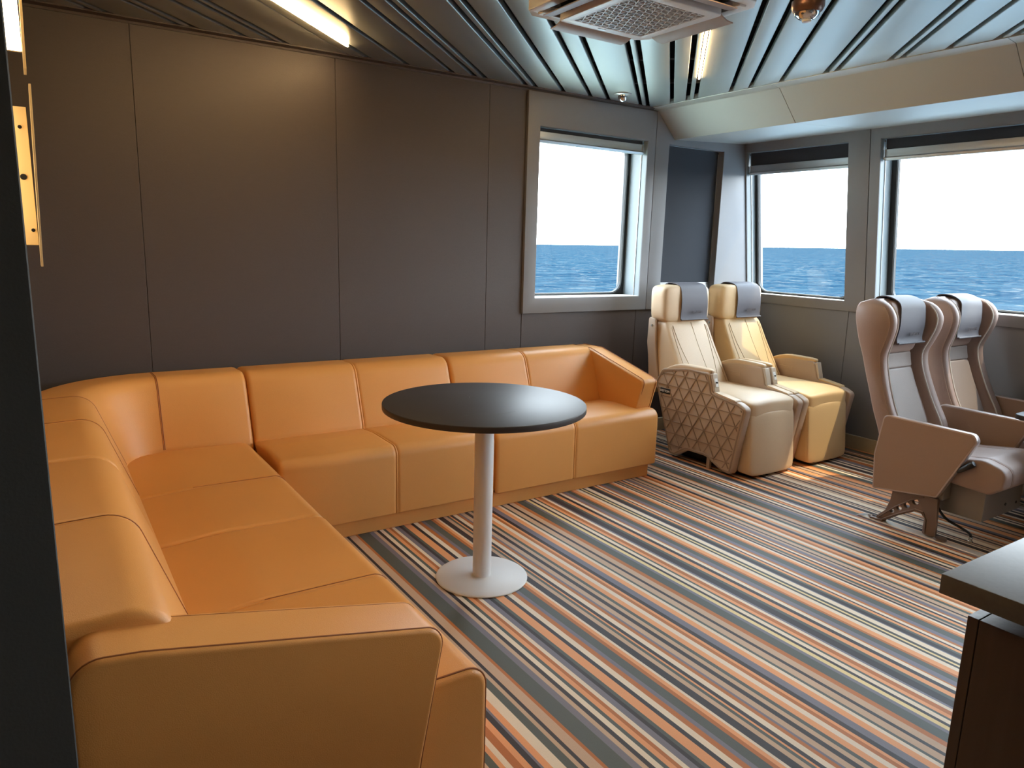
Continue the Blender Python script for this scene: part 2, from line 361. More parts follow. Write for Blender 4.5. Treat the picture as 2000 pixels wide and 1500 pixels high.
# left wall, near partition, rear wall
wl = obj('wall_left', box(-0.22, -0.115, 1.16, 4.2, -0.02, ZC+0.05), 'wall', smooth=False, kind='structure')
part = obj('wall_partition', box(-1.0, -0.0052, 1.10, 1.13, -0.01, ZC, 0.0015, 1), 'wall_dark', kind='structure')
obj('wall_near_left', box(-1.05, -0.98, -2.2, 1.2, -0.02, ZC+0.05), 'wall', smooth=False, kind='structure')
obj('wall_rear', box(-1.05, 5.1, -2.3, -2.2, -0.02, ZC+0.05), 'wall', smooth=False, kind='structure')

# windows: gasket, glass, sill, blind
def window(num, hole, raked, depth, gw=0.022, rmat='reveal'):
    a, b_, c, d = hole; ax = 'x' if raked else 'y'; base = 0.0 if raked else 3.934
    fixf = (lambda q: rk(q)) if raked else (lambda q: q)
    if raked: root = thing('window_%d' % num, 'x', 'window', (xr(c)+depth, (a+b_)/2, c))
    else: root = thing('window_%d' % num, 'x', 'window', ((a+b_)/2, base+depth, c))
    del root['label']; del root['category']; root['kind'] = 'structure'
    g0 = rpoly([(a+0.001, c+0.001), (b_-0.001, c+0.001), (b_-0.001, d-0.001), (a+0.001, d-0.001)], 0.0); gi = rpoly([(a+gw, c+0.020), (b_-gw, c+0.020), (b_-gw, d-0.02), (a+gw, d-0.02)], 0.085, 10)
    obj('gasket', fixf(spline_fill([g0, gi], ax, base+depth-0.006, base+depth+0.02, 0.0)), 'gasket', root, ang=50)
    ring_o = rpoly([(a+gw-0.008, c+0.012), (b_-gw+0.008, c+0.012), (b_-gw+0.008, d-0.012), (a+gw-0.008, d-0.012)], 0.09, 10); ring_i = rpoly([(a+gw-0.003, c+0.017), (b_-gw+0.003, c+0.017), (b_-gw+0.003, d-0.017), (a+gw-0.003, d-0.017)], 0.086, 10)
    obj('retaining_ring', fixf(spline_fill([ring_o, ring_i], ax, base+depth-0.010, base+depth-0.005, 0.0)), 'rail', root)
    obj('pane', fixf(box(*((base+depth+0.004, base+depth+0.010, a+0.01, b_-0.01) if raked else (a+0.01, b_-0.01, base+depth+0.004, base+depth+0.010)), c+0.01, d-0.01)), 'glass', root, smooth=False)
    # reveal lining: thin pale plates on the four sides, with a guide rib
    e = 0.003
    def plate(u0, u1, v0, v1, w0, w1):
        return fixf(box(w0, w1, u0, u1, v0, v1) if raked else box(u0, u1, w0, w1, v0, v1))
    w0 = base+0.006; w1 = base+depth-0.006
    objs('reveal', (plate(a-e, a+0.001, c, d, w0, w1), plate(b_-0.001, b_+e, c, d, w0, w1), plate(a, b_, d-0.001, d+e, w0, w1)), rmat, root, smooth=False)
    obj('sill', plate(a, b_, c-e, c+0.003, w0, w1), 'white', root, smooth=False)
    wm = base+0.055
    objs('guide', (plate(a+0.001, a+0.006, c, d, wm, wm+0.004), plate(b_-0.006, b_-0.001, c, d, wm, wm+0.004)), 'alu', root, smooth=False)
    return root
def blind(hole, raked, drop, label, wd=0.035, gap=0.014):
    a, b_, c, d = hole; base = 0.0 if raked else 3.934; w = base+wd
    fx = rk if raked else (lambda q: q)
    def bx(u0, u1, v0, v1, w0, w1, r=0.0): return fx(box(w0, w1, u0, u1, v0, v1, r, 2) if raked else box(u0, u1, w0, w1, v0, v1, r, 2))
    z1 = d-drop
    root = thing('roller_blind', label, 'blind', (xr(d)+w, (a+b_)/2, d) if raked else ((a+b_)/2, w, d), 'roller blinds in the window recesses')
    obj('fabric', bx(a+gap, b_-gap, z1, d-0.002, w+0.008, w+0.011), 'blind', root, smooth=False)
    if raked: bar = rk(prism([(-0.0+w, z1+0.004), (w+0.02, z1+0.004), (w+0.02, z1-0.058), (w+0.016, z1-0.066), (w-0.004, z1-0.066), (w-0.006, z1-0.052), (w+0.002, z1-0.044), (w+0.002, z1-0.020)], 'y', a+0.010, b_-0.010, 0.0012, 1)) if False else None
    prof = [(w, z1+0.004), (w+0.02, z1+0.004), (w+0.02, z1-0.058), (w+0.016, z1-0.066), (w-0.006, z1-0.066), (w-0.010, z1-0.050), (w-0.002, z1-0.042), (w, z1-0.018)]
    bar = prism(prof, 'y' if raked else 'x', a+0.010, b_-0.010, 0.0012, 1); bar = fx(bar)
    obj('bottom_bar', bar, 'alu', root, ang=25)
    objs('end_clip', (bx(a+0.003, a+0.010, z1-0.062, z1-0.046, w-0.012, w+0.004, 0.002), bx(b_-0.010, b_-0.003, z1-0.062, z1-0.046, w-0.012, w+0.004, 0.002), bx(a+0.004, a+0.010, d-0.02, d-0.004, w, w+0.012, 0.002), bx(b_-0.010, b_-0.004, d-0.02, d-0.004, w, w+0.012, 0.002)), 'chrome', root)
    return root
window(1, W1, False, 0.18, 0.034); window(2, W2, False, 0.14, 0.022, 'lower'); window(3, W3, True, 0.115, 0.03); window(4, W4, True, 0.15, 0.045); window(5, W5, True, 0.15, 0.045); window(6, W6, True, 0.15, 0.045)
blind(W1, False, 0.030, 'rolled-up roller blind with pale grey bottom bar in the window left of the corner')
blind(W2, False, 1.00, 'dark grey roller blind pulled fully down behind the left recliner', 0.05, 0.001)
blind(W3, True, 0.100, 'mostly rolled-up dark blind in the narrow window behind the right recliner')
blind(W4, True, 0.072, 'rolled-up blind of the wide window at the right, above the coach seats')

# ------------------------------------------------------------------ soffit
SX0, SX1 = 3.79, 3.968
def soff(y0, y1): return prism([(3.70, 2.372), (3.70, 2.366), (3.745, 2.362), (SX0-0.004, 2.358), (SX1, 2.180), (xr(2.23)+0.01, 2.222), (xr(2.23)+0.01, 2.40), (3.70, 2.40)], 'y', y0, y1, 0.0012, 1)
obj('trim_2', join(soff(2.931, 3.952), soff(1.680, 2.929), soff(0.43, 1.678), soff(-0.82, 0.428), soff(-2.2, -0.822)), 'soffit', ang=20, kind='structure')

# ------------------------------------------------------------------ ceiling of slanted strips with open slots
AZ = math.radians(45.46); ED = Vector((math.sin(AZ), math.cos(AZ))); ES = Vector((math.cos(AZ), -math.sin(AZ)))
slots = [-2.52, -2.32, -2.27, -2.11, -2.01, -1.965, -1.66, -1.50, -1.30, -1.195, -1.143, -0.94, -0.887, -0.735, -0.58, -0.473, -0.27, -0.22, -0.058, 0.044, 0.094, 0.300, 0.405, 0.56, 0.763, 0.811, 1.018, 1.064, 1.221, 1.371]
s = 1.371
for d in (0.05, 0.2, 0.16, 0.05, 0.21, 0.15, 0.1, 0.05, 0.2, 0.16, 0.2, 0.05, 0.15, 0.2, 0.1, 0.2, 0.05, 0.2, 0.15, 0.2, 0.05, 0.2, 0.15, 0.2): s += d; slots.append(s)
s = -2.52; pre_s = []
for d in (0.05, 0.2, 0.15, 0.2, 0.05, 0.15): s -= d; pre_s.append(s)
slots = sorted(pre_s+slots); SW = 0.013
def clip(poly, nx, ny, c):       # keep nx*x+ny*y <= c
    out = []
    for i in range(len(poly)):
        p, q = poly[i-1], poly[i]; a = nx*p[0]+ny*p[1]-c; b_ = nx*q[0]+ny*q[1]-c
        if (a > 0) != (b_ > 0): t = a/(a-b_); out.append((p[0]+(q[0]-p[0])*t, p[1]+(q[1]-p[1])*t))
        if b_ <= 0: out.append(q)
    return out
room = [(-0.99, -2.2), (3.80, -2.2), (3.80, 3.952), (-0.99, 3.952)]
ps = []
edges = [-5.0]+slots+[6.0]
seam_s = -1.742
for i in range(len(edges)-1):
    lo, hi = edges[i]+SW, edges[i+1]-SW
    parts_ = [(lo, hi)] if not (lo < seam_s < hi) else [(lo, seam_s-0.0012), (seam_s+0.0012, hi)]
    for lo_, hi_ in parts_:
        P = clip(clip(room, ES.x, ES.y, hi_), -ES.x, -ES.y, -lo_)
        if len(P) < 3: continue
        pz = prism(P, 'z', 2.370, 2.400); ps.append(pz)
bmc = join(*ps)
bevel(bmc, 0.004, 2, 60)
ce = obj('ceiling', bmc, 'ceil', ang=50, kind='structure')
rails = []
for k in range(-3, 12):
    t0 = 3.67+(k-4)*0.586+0.0
    for dt in (-0.016, 0.012):
        bq = bmesh.new(); bmesh.ops.create_cube(bq, size=1)
        for v in bq.verts:
            ss = v.co.x*7.0+0.3; tt = t0+dt+v.co.y*0.006; v.co = Vector((ES.x*ss+ED.x*tt, ES.y*ss+ED.y*tt, 2.425+v.co.z*0.02))
        rails.append(bq)
for rb in rails:
    for co, no in (((0, 3.95, 0), (0, 1, 0)), ((3.85, 0, 0), (1, 0, 0)), ((-1.0, 0, 0), (-1, 0, 0)), ((0, -2.2, 0), (0, -1, 0))):
        bmesh.ops.bisect_plane(rb, geom=rb.verts[:]+rb.edges[:]+rb.faces[:], plane_co=co, plane_no=no, clear_outer=True)
    if len(rb.faces): obj('carrier_rail', rb, 'rail', ce, smooth=False)
    else: rb.free()
obj('plenum', join(box(-1.1, 5.2, -2.35, 4.25, 2.62, 2.66), box(-1.1, 5.2, 3.965, 4.25, 2.376, 2.62), box(-1.1, 5.2, -2.35, -2.21, 2.376, 2.62), box(4.80, 5.2, -2.21, 3.965, 2.402, 2.62), box(-1.1, -1.0, -2.21, 3.965, 2.376, 2.62)), 'plenum', ce, smooth=False)

# LED strips in the slots
def led(s_, t0, t1, label, group='warm light strips set in the ceiling slots'):
    a = ES*s_+ED*t0; c = ES*s_+ED*t1; mid = (a+c)/2; L = t1-t0
    root = thing('ceiling_light', label, 'light', (mid.x, mid.y, 2.372), group)
    def bx(w, z0, z1, l):
        bq = box(-w/2, w/2, -l/2, l/2, z0, z1, 0.002, 1)
        return xform(bq, lambda v: (mid.x+ES.x*v.x+ED.x*v.y, mid.y+ES.y*v.x+ED.y*v.y, v.z))
    obj('housing', bx(0.016, 2.376, 2.42, L+0.01), 'alu', root); obj('diffuser', bx(0.011, 2.361, 2.375, L), 'led', root)
    return root
t_a = 1.426*ED.x+3.719*ED.y
led(-1.662, t_a-1.25, t_a, 'long warm light strip in the ceiling above the sofa corner')
t_b = 3.274*ED.x+3.092*ED.y
led(0.094, t_b-0.95, t_b, 'short warm light strip in the ceiling between air conditioner and window')
for s_, t_, lb in ((-1.66, 1.5, 'added warm ceiling strip out of view nearer the camera, left of the air conditioner'), (0.094, 2.3, 'added warm ceiling strip out of view nearer the camera, above the desk'), (1.371, 1.3, 'added warm ceiling strip out of view near the right windows, beyond the coach seats')):
    led(s_, t_-0.6, t_+0.6, lb)  # unseen strips added for more light in the room

# sconce on the left wall
sc = thing('wall_sconce', 'tall upper wall light with glowing diffuser, beside the dark partition edge', 'wall light', (-0.115, 3.0, 1.92), 'wall lights at the left edge')
obj('mounting_plate', box(-0.112, 0.026, 3.012, 3.03, 1.985, 2.34, 0.001, 1), 'sconce', sc)
obj('diffuser', box(-0.112, 0.026, 2.99, 3.012, 1.985, 2.34, 0.002, 1), 'led_w', sc)
def lean(b, z0): return xform(b, lambda v: (v.x+0.0135*(v.z-z0)/0.6, v.y, v.z))
obj('side_cover', lean(box(0.026, 0.034, 2.93, 3.05, 1.92, 2.34, 0.001, 1), 1.92), 'sconce', sc)
sd = thing('wall_sconce', 'tall lower wall light with lit pale back plate, beneath the glowing one', 'wall light', (-0.115, 3.0, 1.29), 'wall lights at the left edge')
obj('mounting_plate', box(-0.112, 0.022, 3.0, 3.014, 1.36, 1.81, 0.001, 1), 'sconce', sd)
obj('side_cover', lean(box(0.0215, 0.0285, 2.93, 3.05, 1.29, 1.875, 0.001, 1), 1.29), 'sconce', sd)
objs('screw', (cyl((0.0, 2.998, 1.745), 0.006, -0.002, 0.002, 12, axis='y'), cyl((0.01, 2.998, 1.41), 0.006, -0.002, 0.002, 12, axis='y')), 'chrome', sd)
obj('cable_hole', cyl((-0.003, 2.999, 1.585), 0.010, -0.0015, 0.0015, 16, axis='y'), 'gap', sd)
obj('tube', box(-0.112, -0.095, 2.93, 2.96, 1.34, 1.83, 0.003, 1), 'led_w', sd)  # hidden glowing strip added to light the lower back plate

# ------------------------------------------------------------------ air conditioner cassette
AX, AY = 2.085, 2.31
ac = thing('air_conditioner', 'off-white ceiling cassette air conditioner with square lattice grille', 'air conditioner', (AX, AY, 2.33))
def sq(h, r): return rpoly([(AX-h, AY-h), (AX+h, AY-h), (AX+h, AY+h), (AX-h, AY+h)], r, 4)
outer = []
hh = 0.335; ch = 0.05
oct_ = [(AX-hh+ch, AY-hh), (AX+hh-ch, AY-hh), (AX+hh, AY-hh+ch), (AX+hh, AY+hh-ch), (AX+hh-ch, AY+hh), (AX-hh+ch, AY+hh), (AX-hh, AY+hh-ch), (AX-hh, AY-hh+ch)]
obj('frame', spline_fill([oct_, sq(0.285, 0.01)], 'z', 2.332, 2.372, 0.003), 'ac', ac)
obj('duct', join(box(AX-0.286, AX+0.286, AY-0.286, AY+0.286, 2.366, 2.37)), 'ac_in', ac, smooth=False)
corner = []
for sx_ in (-1, 1):
    for sy_ in (-1, 1): corner.append(box(AX+sx_*0.268-0.02, AX+sx_*0.268+0.02, AY+sy_*0.268-0.02, AY+sy_*0.268+0.02, 2.325, 2.366, 0.003, 1))
objs('corner_block', corner, 'ac', ac)
obj('intake_panel', spline_fill([sq(0.228, 0.02), sq(0.180, 0.003)], 'z', 2.298, 2.325, 0.004), 'ac', ac)
obj('intake_box', box(AX-0.222, AX+0.222, AY-0.222, AY+0.222, 2.327, 2.366), 'ac_in', ac, smooth=False)
lat = []
G = 0.181
def latbar(p, q, w=0.0036, z=2.302):
    d = (Vector(q)-Vector(p)); L = d.length; d.normalize(); nn = Vector((-d.y, d.x)); bq = box(-L/2, L/2, -w/2, w/2, -0.003, 0.003); m_ = (Vector(p)+Vector(q))/2
    return xform(bq, lambda v: (m_.x+d.x*v.x+nn.x*v.y, m_.y+d.y*v.x+nn.y*v.y, z+v.z))
for ang_ in (0.0, 63.4, 116.6):
    d = Vector((math.cos(math.radians(ang_)), math.sin(math.radians(ang_)))); nn = Vector((-d.y, d.x)); stp = 0.0335 if ang_ == 0 else 0.030
    k = -30
    while k <= 30:
        c0 = nn*k*stp; ts = []
        sqp = [(-G, -G), (G, -G), (G, G), (-G, G)]
        for i in range(4):
            p, q = Vector(sqp[i-1]), Vector(sqp[i]); a_ = (p-c0).dot(nn); b_ = (q-c0).dot(nn)
            if (a_ > 0) != (b_ > 0): ts.append((p+(q-p)*(a_/(a_-b_))))
        if len(ts) == 2 and (ts[0]-ts[1]).length > 0.01: lat.append(latbar((AX+ts[0].x, AY+ts[0].y), (AX+ts[1].x, AY+ts[1].y)))
        k += 1
obj('grille', join(*lat), 'ac', ac, smooth=False)
for i, (dx, dy) in enumerate(((0, 1), (1, 0), (0, -1), (-1, 0))):
    nn = Vector((dx, dy)); tt = Vector((-dy, dx)); L = 0.195
    pr = [(0.238, 2.322), (0.262, 2.306), (0.290, 2.296), (0.325, 2.294), (0.325, 2.298), (0.291, 2.301), (0.264, 2.311), (0.240, 2.327)]
    bq = prism(pr, 'x', -L, L); bq = xform(bq, lambda v: (AX+tt.x*v.x+nn.x*v.y, AY+tt.y*v.x+nn.y*v.y, v.z))
    obj('louvre', bq, 'ac_d', ac)
obj('indicator', box(AX-0.04, AX+0.0, AY+0.198, AY+0.206, 2.296, 2.299, 0.0005, 1), 'alu', ac)
# detectors
dt = thing('smoke_detector', 'small silver dome detector on the ceiling edge above the corner window', 'detector', (3.245, 3.705, 2.37))
obj('base', lathe([(0.055, 0), (0.056, -0.006), (0.050, -0.010), (0.030, -0.012)], (3.245, 3.705, 2.37)), 'alu', dt)
obj('lens', lathe([(0.030, -0.012), (0.029, -0.026), (0.022, -0.040), (0.012, -0.048), (0.0, -0.050)], (3.245, 3.705, 2.37)), 'chrome', dt)
dt2 = thing('heat_detector', 'chrome and brown bowl-shaped detector hanging near the air conditioner', 'detector', (2.62, 1.93, 2.37))
obj('body', lathe([(0.062, 0), (0.062, -0.02), (0.056, -0.034), (0.044, -0.046)], (2.62, 1.93, 2.37)), mat('brown_bronze_shell', srgb(120, 86, 70), 0.3, 0.6), dt2)
obj('rim', lathe([(0.050, -0.042), (0.046, -0.052), (0.030, -0.064), (0.018, -0.068)], (2.62, 1.93, 2.37), 12), 'chrome', dt2)
obj('sensor_tip', lathe([(0.018, -0.066), (0.017, -0.074), (0.008, -0.076), (0.0, -0.076)], (2.62, 1.93, 2.37)), 'white', dt2)

# ------------------------------------------------------------------ sofa
def arc(cx, cz, r, a0, a1, n=6): return [(cx+r*math.cos(math.radians(a0+(a1-a0)*k/n)), cz+r*math.sin(math.radians(a0+(a1-a0)*k/n))) for k in range(n+1)]
# profiles: o = distance behind the seat/back junction line (negative = towards the sitter), z up
BACK = rpoly([(-0.015, 0.36), (0.0, 0.44), (0.115, 0.752), (0.365, 0.745), (0.365, 0.08), (0.02, 0.08)], [0, 0.06, 0.085, 0.06, 0.01, 0.005], 8)
SEATP = rpoly([(-0.430, 0.088), (-0.430, 0.432), (-0.15, 0.436), (0.03, 0.420), (0.03, 0.088)], [0.008, 0.055, 0.3, 0.01, 0.005], 8)
def plinth(x0, x1, y0, y1): return box(x0, x1, y0, y1, 0.0, 0.084, 0.003, 1)
def line_x(S, y): return [(x, y, 0, 1, i) for x, i in S]
def line_y(S, x): return [(x, y, -1, 0, i) for y, i in S]
YJ = 3.53; XJ = 0.262
def seam_tube(prof_pts, fn, r=0.0022): return tube([fn(p) for p in prof_pts], r, 6)
def upper(prof, a, b_): return prof[a:b_]
G_SOFA = 'tan leather sofa modules'
def right_module(x0, x1, label, arm=False):
    root = thing('sofa_module', label, 'sofa', ((x0+x1)/2, 3.5, 0), G_SOFA)
    xm = (x0+x1)/2
    obj('seat', sweep(SEATP, line_x(span(x0, x1 if not arm else 3.150, (xm,)), YJ)), 'sofa', root, ang=50)
    obj('backrest', sweep(BACK, line_x(span(x0, x1 if not arm else x1+0.02, (xm,)), YJ)), 'sofa', root, ang=50)
    obj('plinth', plinth(x0+0.004, x1-0.004+(0.10 if arm else 0), YJ-0.385, YJ+0.34), 'sofa', root)
    return root
m1 = right_module(0.838, 1.962, 'tan sofa module along the back wall, behind the round table left of its post')
m2 = right_module(1.970, 3.032, 'tan sofa end module with one sloping arm, beside the left recliner', True)
# right arm
ARM_R = [(3.74, 0.745), (3.66, 0.742), (3.135, 0.612), (3.195, 0.40), (3.20, 0.10), (3.88, 0.10), (3.88, 0.74)]
def arm_bm(poly, ax, a0, a1, rr=0.016): return prism(rpoly(poly, [0.02, 0.03, 0.03, 0.02, 0.01, 0.01, 0.03], 5), ax, a0, a1, rr, 4)
obj('arm', arm_bm(ARM_R, 'x', 3.030, 3.160), 'sofa', m2, ang=50)
objs('piping', (tube([(3.143, y, z) for y, z in rpoly([(3.86, 0.744), (3.66, 0.746), (3.131, 0.616), (3.19, 0.42)], [0, 0.03, 0.03, 0], 4)], 0.0022, 6), tube([(3.046, y, z) for y, z in rpoly([(3.86, 0.744), (3.66, 0.746), (3.131, 0.616), (3.19, 0.44)], [0, 0.03, 0.03, 0], 4)], 0.0022, 6)), 'sofa_seam', m2)
# corner module: backrest sweeps round the corner
cm = thing('sofa_module', 'tan corner sofa module with curved backrest in the room corner', 'sofa', (0.35, 3.3, 0), G_SOFA)
y0c = 2.424
st = []
for y, i in span(y0c, 3.2, (2.93,), ends=(True, False)): st.append((XJ, y, -1, 0, i))
rc = 0.17; cxc, cyc = XJ+rc, YJ-rc
for k in range(0, 17):
    a = PI-(PI/2)*k/16; st.append((cxc+rc*math.cos(a), cyc+rc*math.sin(a), math.cos(a), math.sin(a), 0.002 if k == 1 else 0))
st += [(x, YJ, 0, 1, i) for x, i in [(0.60, 0), (0.81, 0), (0.822, 0.003), (0.829, 0.009), (0.832, 0.016)]]
obj('backrest', sweep(BACK, st), 'sofa', cm, ang=50)
stc = [(XJ, y, -1, 0, i) for y, i in span(y0c, 3.52, (2.93,), ends=(True, True))]
seat_c = sweep([(-(o)-0.0, z) if False else (o, z) for o, z in rpoly([(-0.556, 0.088), (-0.556, 0.432), (-0.20, 0.436), (0.03, 0.420), (0.03, 0.088)], [0.008, 0.055, 0.3, 0.01, 0.005], 8)], stc)
obj('seat', seat_c, 'sofa', cm, ang=50)
obj('plinth', plinth(-0.05, 0.77, y0c+0.004, 3.86), 'sofa', cm)
lr = []
for (px, py) in ((0.45, 0),):
    def bp_(o, z, a=math.radians(179)): return (cxc+(rc+o)*math.cos(a), cyc+(rc+o)*math.sin(a), z)
    lr.append(tube([bp_(o, z) for o, z in BACK[1:24]], 0.0018, 6))
lr.append(tube([(0.437, YJ+o, z) for o, z in BACK[1:24]], 0.0024, 6))
lr.append(tube([(0.431, YJ+o, z) for o, z in BACK[1:24]], 0.0016, 6))
objs('piping', lr, 'sofa_seam', cm)
# left end module near the camera
lm_ = thing('sofa_module', 'tan sofa end module nearest the camera with broad sloping arm', 'sofa', (0.35, 1.85, 0), G_SOFA)
S_ = span(1.30, y0c-0.008, (1.875,))
SEATL = rpoly([(-0.556, 0.088), (-0.556, 0.436), (-0.20, 0.438), (0.03, 0.420), (0.03, 0.088)], [0.008, 0.055, 0.3, 0.01, 0.005], 8)
obj('seat', sweep(SEATL, line_y(S_, XJ)), 'sofa', lm_, ang=50)
obj('backrest', sweep(BACK, line_y(span(1.345, y0c-0.008, (1.875,)), XJ)), 'sofa', lm_, ang=50)
obj('plinth', plinth(-0.05, 0.77, 1.33, y0c-0.012), 'sofa', lm_)
ARM_L = [(0.03, 0.742), (0.12, 0.738), (0.668, 0.603), (0.612, 0.30), (0.575, 0.06), (-0.01, 0.06), (-0.01, 0.742)]
ARM_L = [(-0.012, 0.735), (0.10, 0.722), (0.672, 0.603), (0.615, 0.30), (0.575, 0.04), (-0.012, 0.04)]
arm = prism(rpoly(ARM_L, [0.07, 0.1, 0.045, 0.02, 0.01, 0.01], 8), 'y', 1.238, 1.385, 0.016, 4)
obj('arm', arm, 'sofa', lm_, ang=50)
pl = rpoly([(-0.006, 0.30)]+ARM_L[:3]+[(0.62, 0.32), (0.578, 0.05)], [0, 0.07, 0.1, 0.045, 0.02, 0], 8)
objs('piping', (tube([(x+0.001 if x > 0.6 else x, 1.248, z) for x, z in pl], 0.0020, 6), tube([(x, 1.372, z-0.001) for x, z in pl[3:28]], 0.0016, 6)), 'sofa_seam', lm_)
obj('piping', tube([(XJ-o, 1.312, z) for o, z in SEATL[3:22]], 0.0022, 6), 'sofa_seam', lm_)

# stitched seams on the left modules
def seam_at(prof, y, a, b_, par, dz=0.0): obj('seam_stitching', tube([(XJ-o, y, z+dz) for o, z in prof[a:b_]], 0.0013, 6), 'sofa_seam', par)
seam_at(SEATL, 1.875, 2, 26, lm_); seam_at(BACK, 1.875, 2, 22, lm_); seam_at(BACK, 2.93, 2, 22, cm); seam_at(SEATL, 2.93, 2, 26, cm, -0.003)

# ------------------------------------------------------------------ round table
TX, TY = 1.503, 2.462
tb = thing('pedestal_table', 'round dark-topped table on a grey steel column and disc base', 'table', (TX, TY, 0))
def disc(c, r, z0, z1, bv, n=96): return cyl((c[0], c[1], 0), r, z0, z1, n, bev=bv)
obj('tabletop', disc((TX+0.004, TY+0.01), 0.418, 0.744, 0.768, 0.003), 'table', tb, ang=60)
vein = []
for P in (((-0.02, 0.20), (0.0, 0.13), (-0.02, 0.09)), ((-0.20, -0.17), (-0.14, -0.16), (-0.06, -0.20), (0.02, -0.19))):
    vein.append(tube([(TX+x, TY+y, 0.7676) for x, y in P], 0.0009, 5))
objs('marble_vein', vein, mat('pale_vein', srgb(104, 100, 100), 0.4), tb)
obj('column', disc((TX, TY), 0.0395, 0.012, 0.744, 0.001, 48), 'post', tb, ang=60)
obj('base_plate', lathe([(0.19, 0.0), (0.196, 0.002), (0.196, 0.006), (0.191, 0.0095), (0.06, 0.013), (0.0405, 0.014), (0.0, 0.014)], (TX, TY, 0), 96), 'post', tb, ang=50)
obj('mount_plate', disc((TX, TY), 0.09, 0.738, 0.744, 0.001, 40), 'black', tb)

# ------------------------------------------------------------------ recliners
def logo_plate(root, s, size, c, tilt, m_='flap_d', depth=0.0008):
    bq = text_bm(s, size, depth, size*0.02)
    ct, st_ = math.cos(tilt), math.sin(tilt)
    # text in XY plane -> facing -Y, standing, leaning back by tilt
    return xform(bq, lambda v: (c[0]+v.x, c[1]+v.y*st_-v.z*ct, c[2]+v.y*ct+v.z*st_))
def strap(xc, w0, w1, pts, th=0.007):
    P = smooth_path([(0, y, z) for y, z in pts], 6); n = len(P); b = bmesh.new(); rows = []
    for i, p in enumerate(P):
        t_ = (P[min(i+1, n-1)]-P[max(i-1, 0)]).normalized(); nr = Vector((0, -t_.z, t_.y)); 
        w = w0+(w1-w0)*i/(n-1)
        row = []
        for xx, k in ((-w, 0.3), (-w+0.004, 1), (w-0.004, 1), (w, 0.3)): row.append(b.verts.new((xc+xx, p.y+nr.y*th*k, p.z+nr.z*th*k)))
        for xx in (w, -w): row.append(b.verts.new((xc+xx, p.y, p.z)))
        rows.append(row)
    for i in range(n-1):
        for k in range(6): b.faces.new((rows[i][k], rows[i][(k+1) % 6], rows[i+1][(k+1) % 6], rows[i+1][k]))
    b.faces.new(rows[0]); b.faces.new(rows[-1][::-1]); return b
def in_poly(p, poly):
    c = False; n = len(poly)
    for i in range(n):
        a, b_ = poly[i-1], poly[i]
        if (a[1] > p[1]) != (b_[1] > p[1]) and p[0] < (b_[0]-a[0])*(p[1]-a[1])/(b_[1]-a[1])+a[0]: c = not c
    return c
def side_panel_outline(): return rpoly([(3.555, 0.500), (3.50, 0.600), (3.26, 0.640), (3.083, 0.634), (3.045, 0.512), (2.835, 0.482), (2.775, 0.455), (2.850, 0.018), (2.925, 0.022), (3.06, 0.085), (3.23, 0.083), (3.33, 0.018), (3.385, 0.022)],
                                       [0.03, 0.05, 0.2, 0.025, 0.02, 0.02, 0.03, 0.025, 0.03, 0.10, 0.10, 0.02, 0.02], 5)
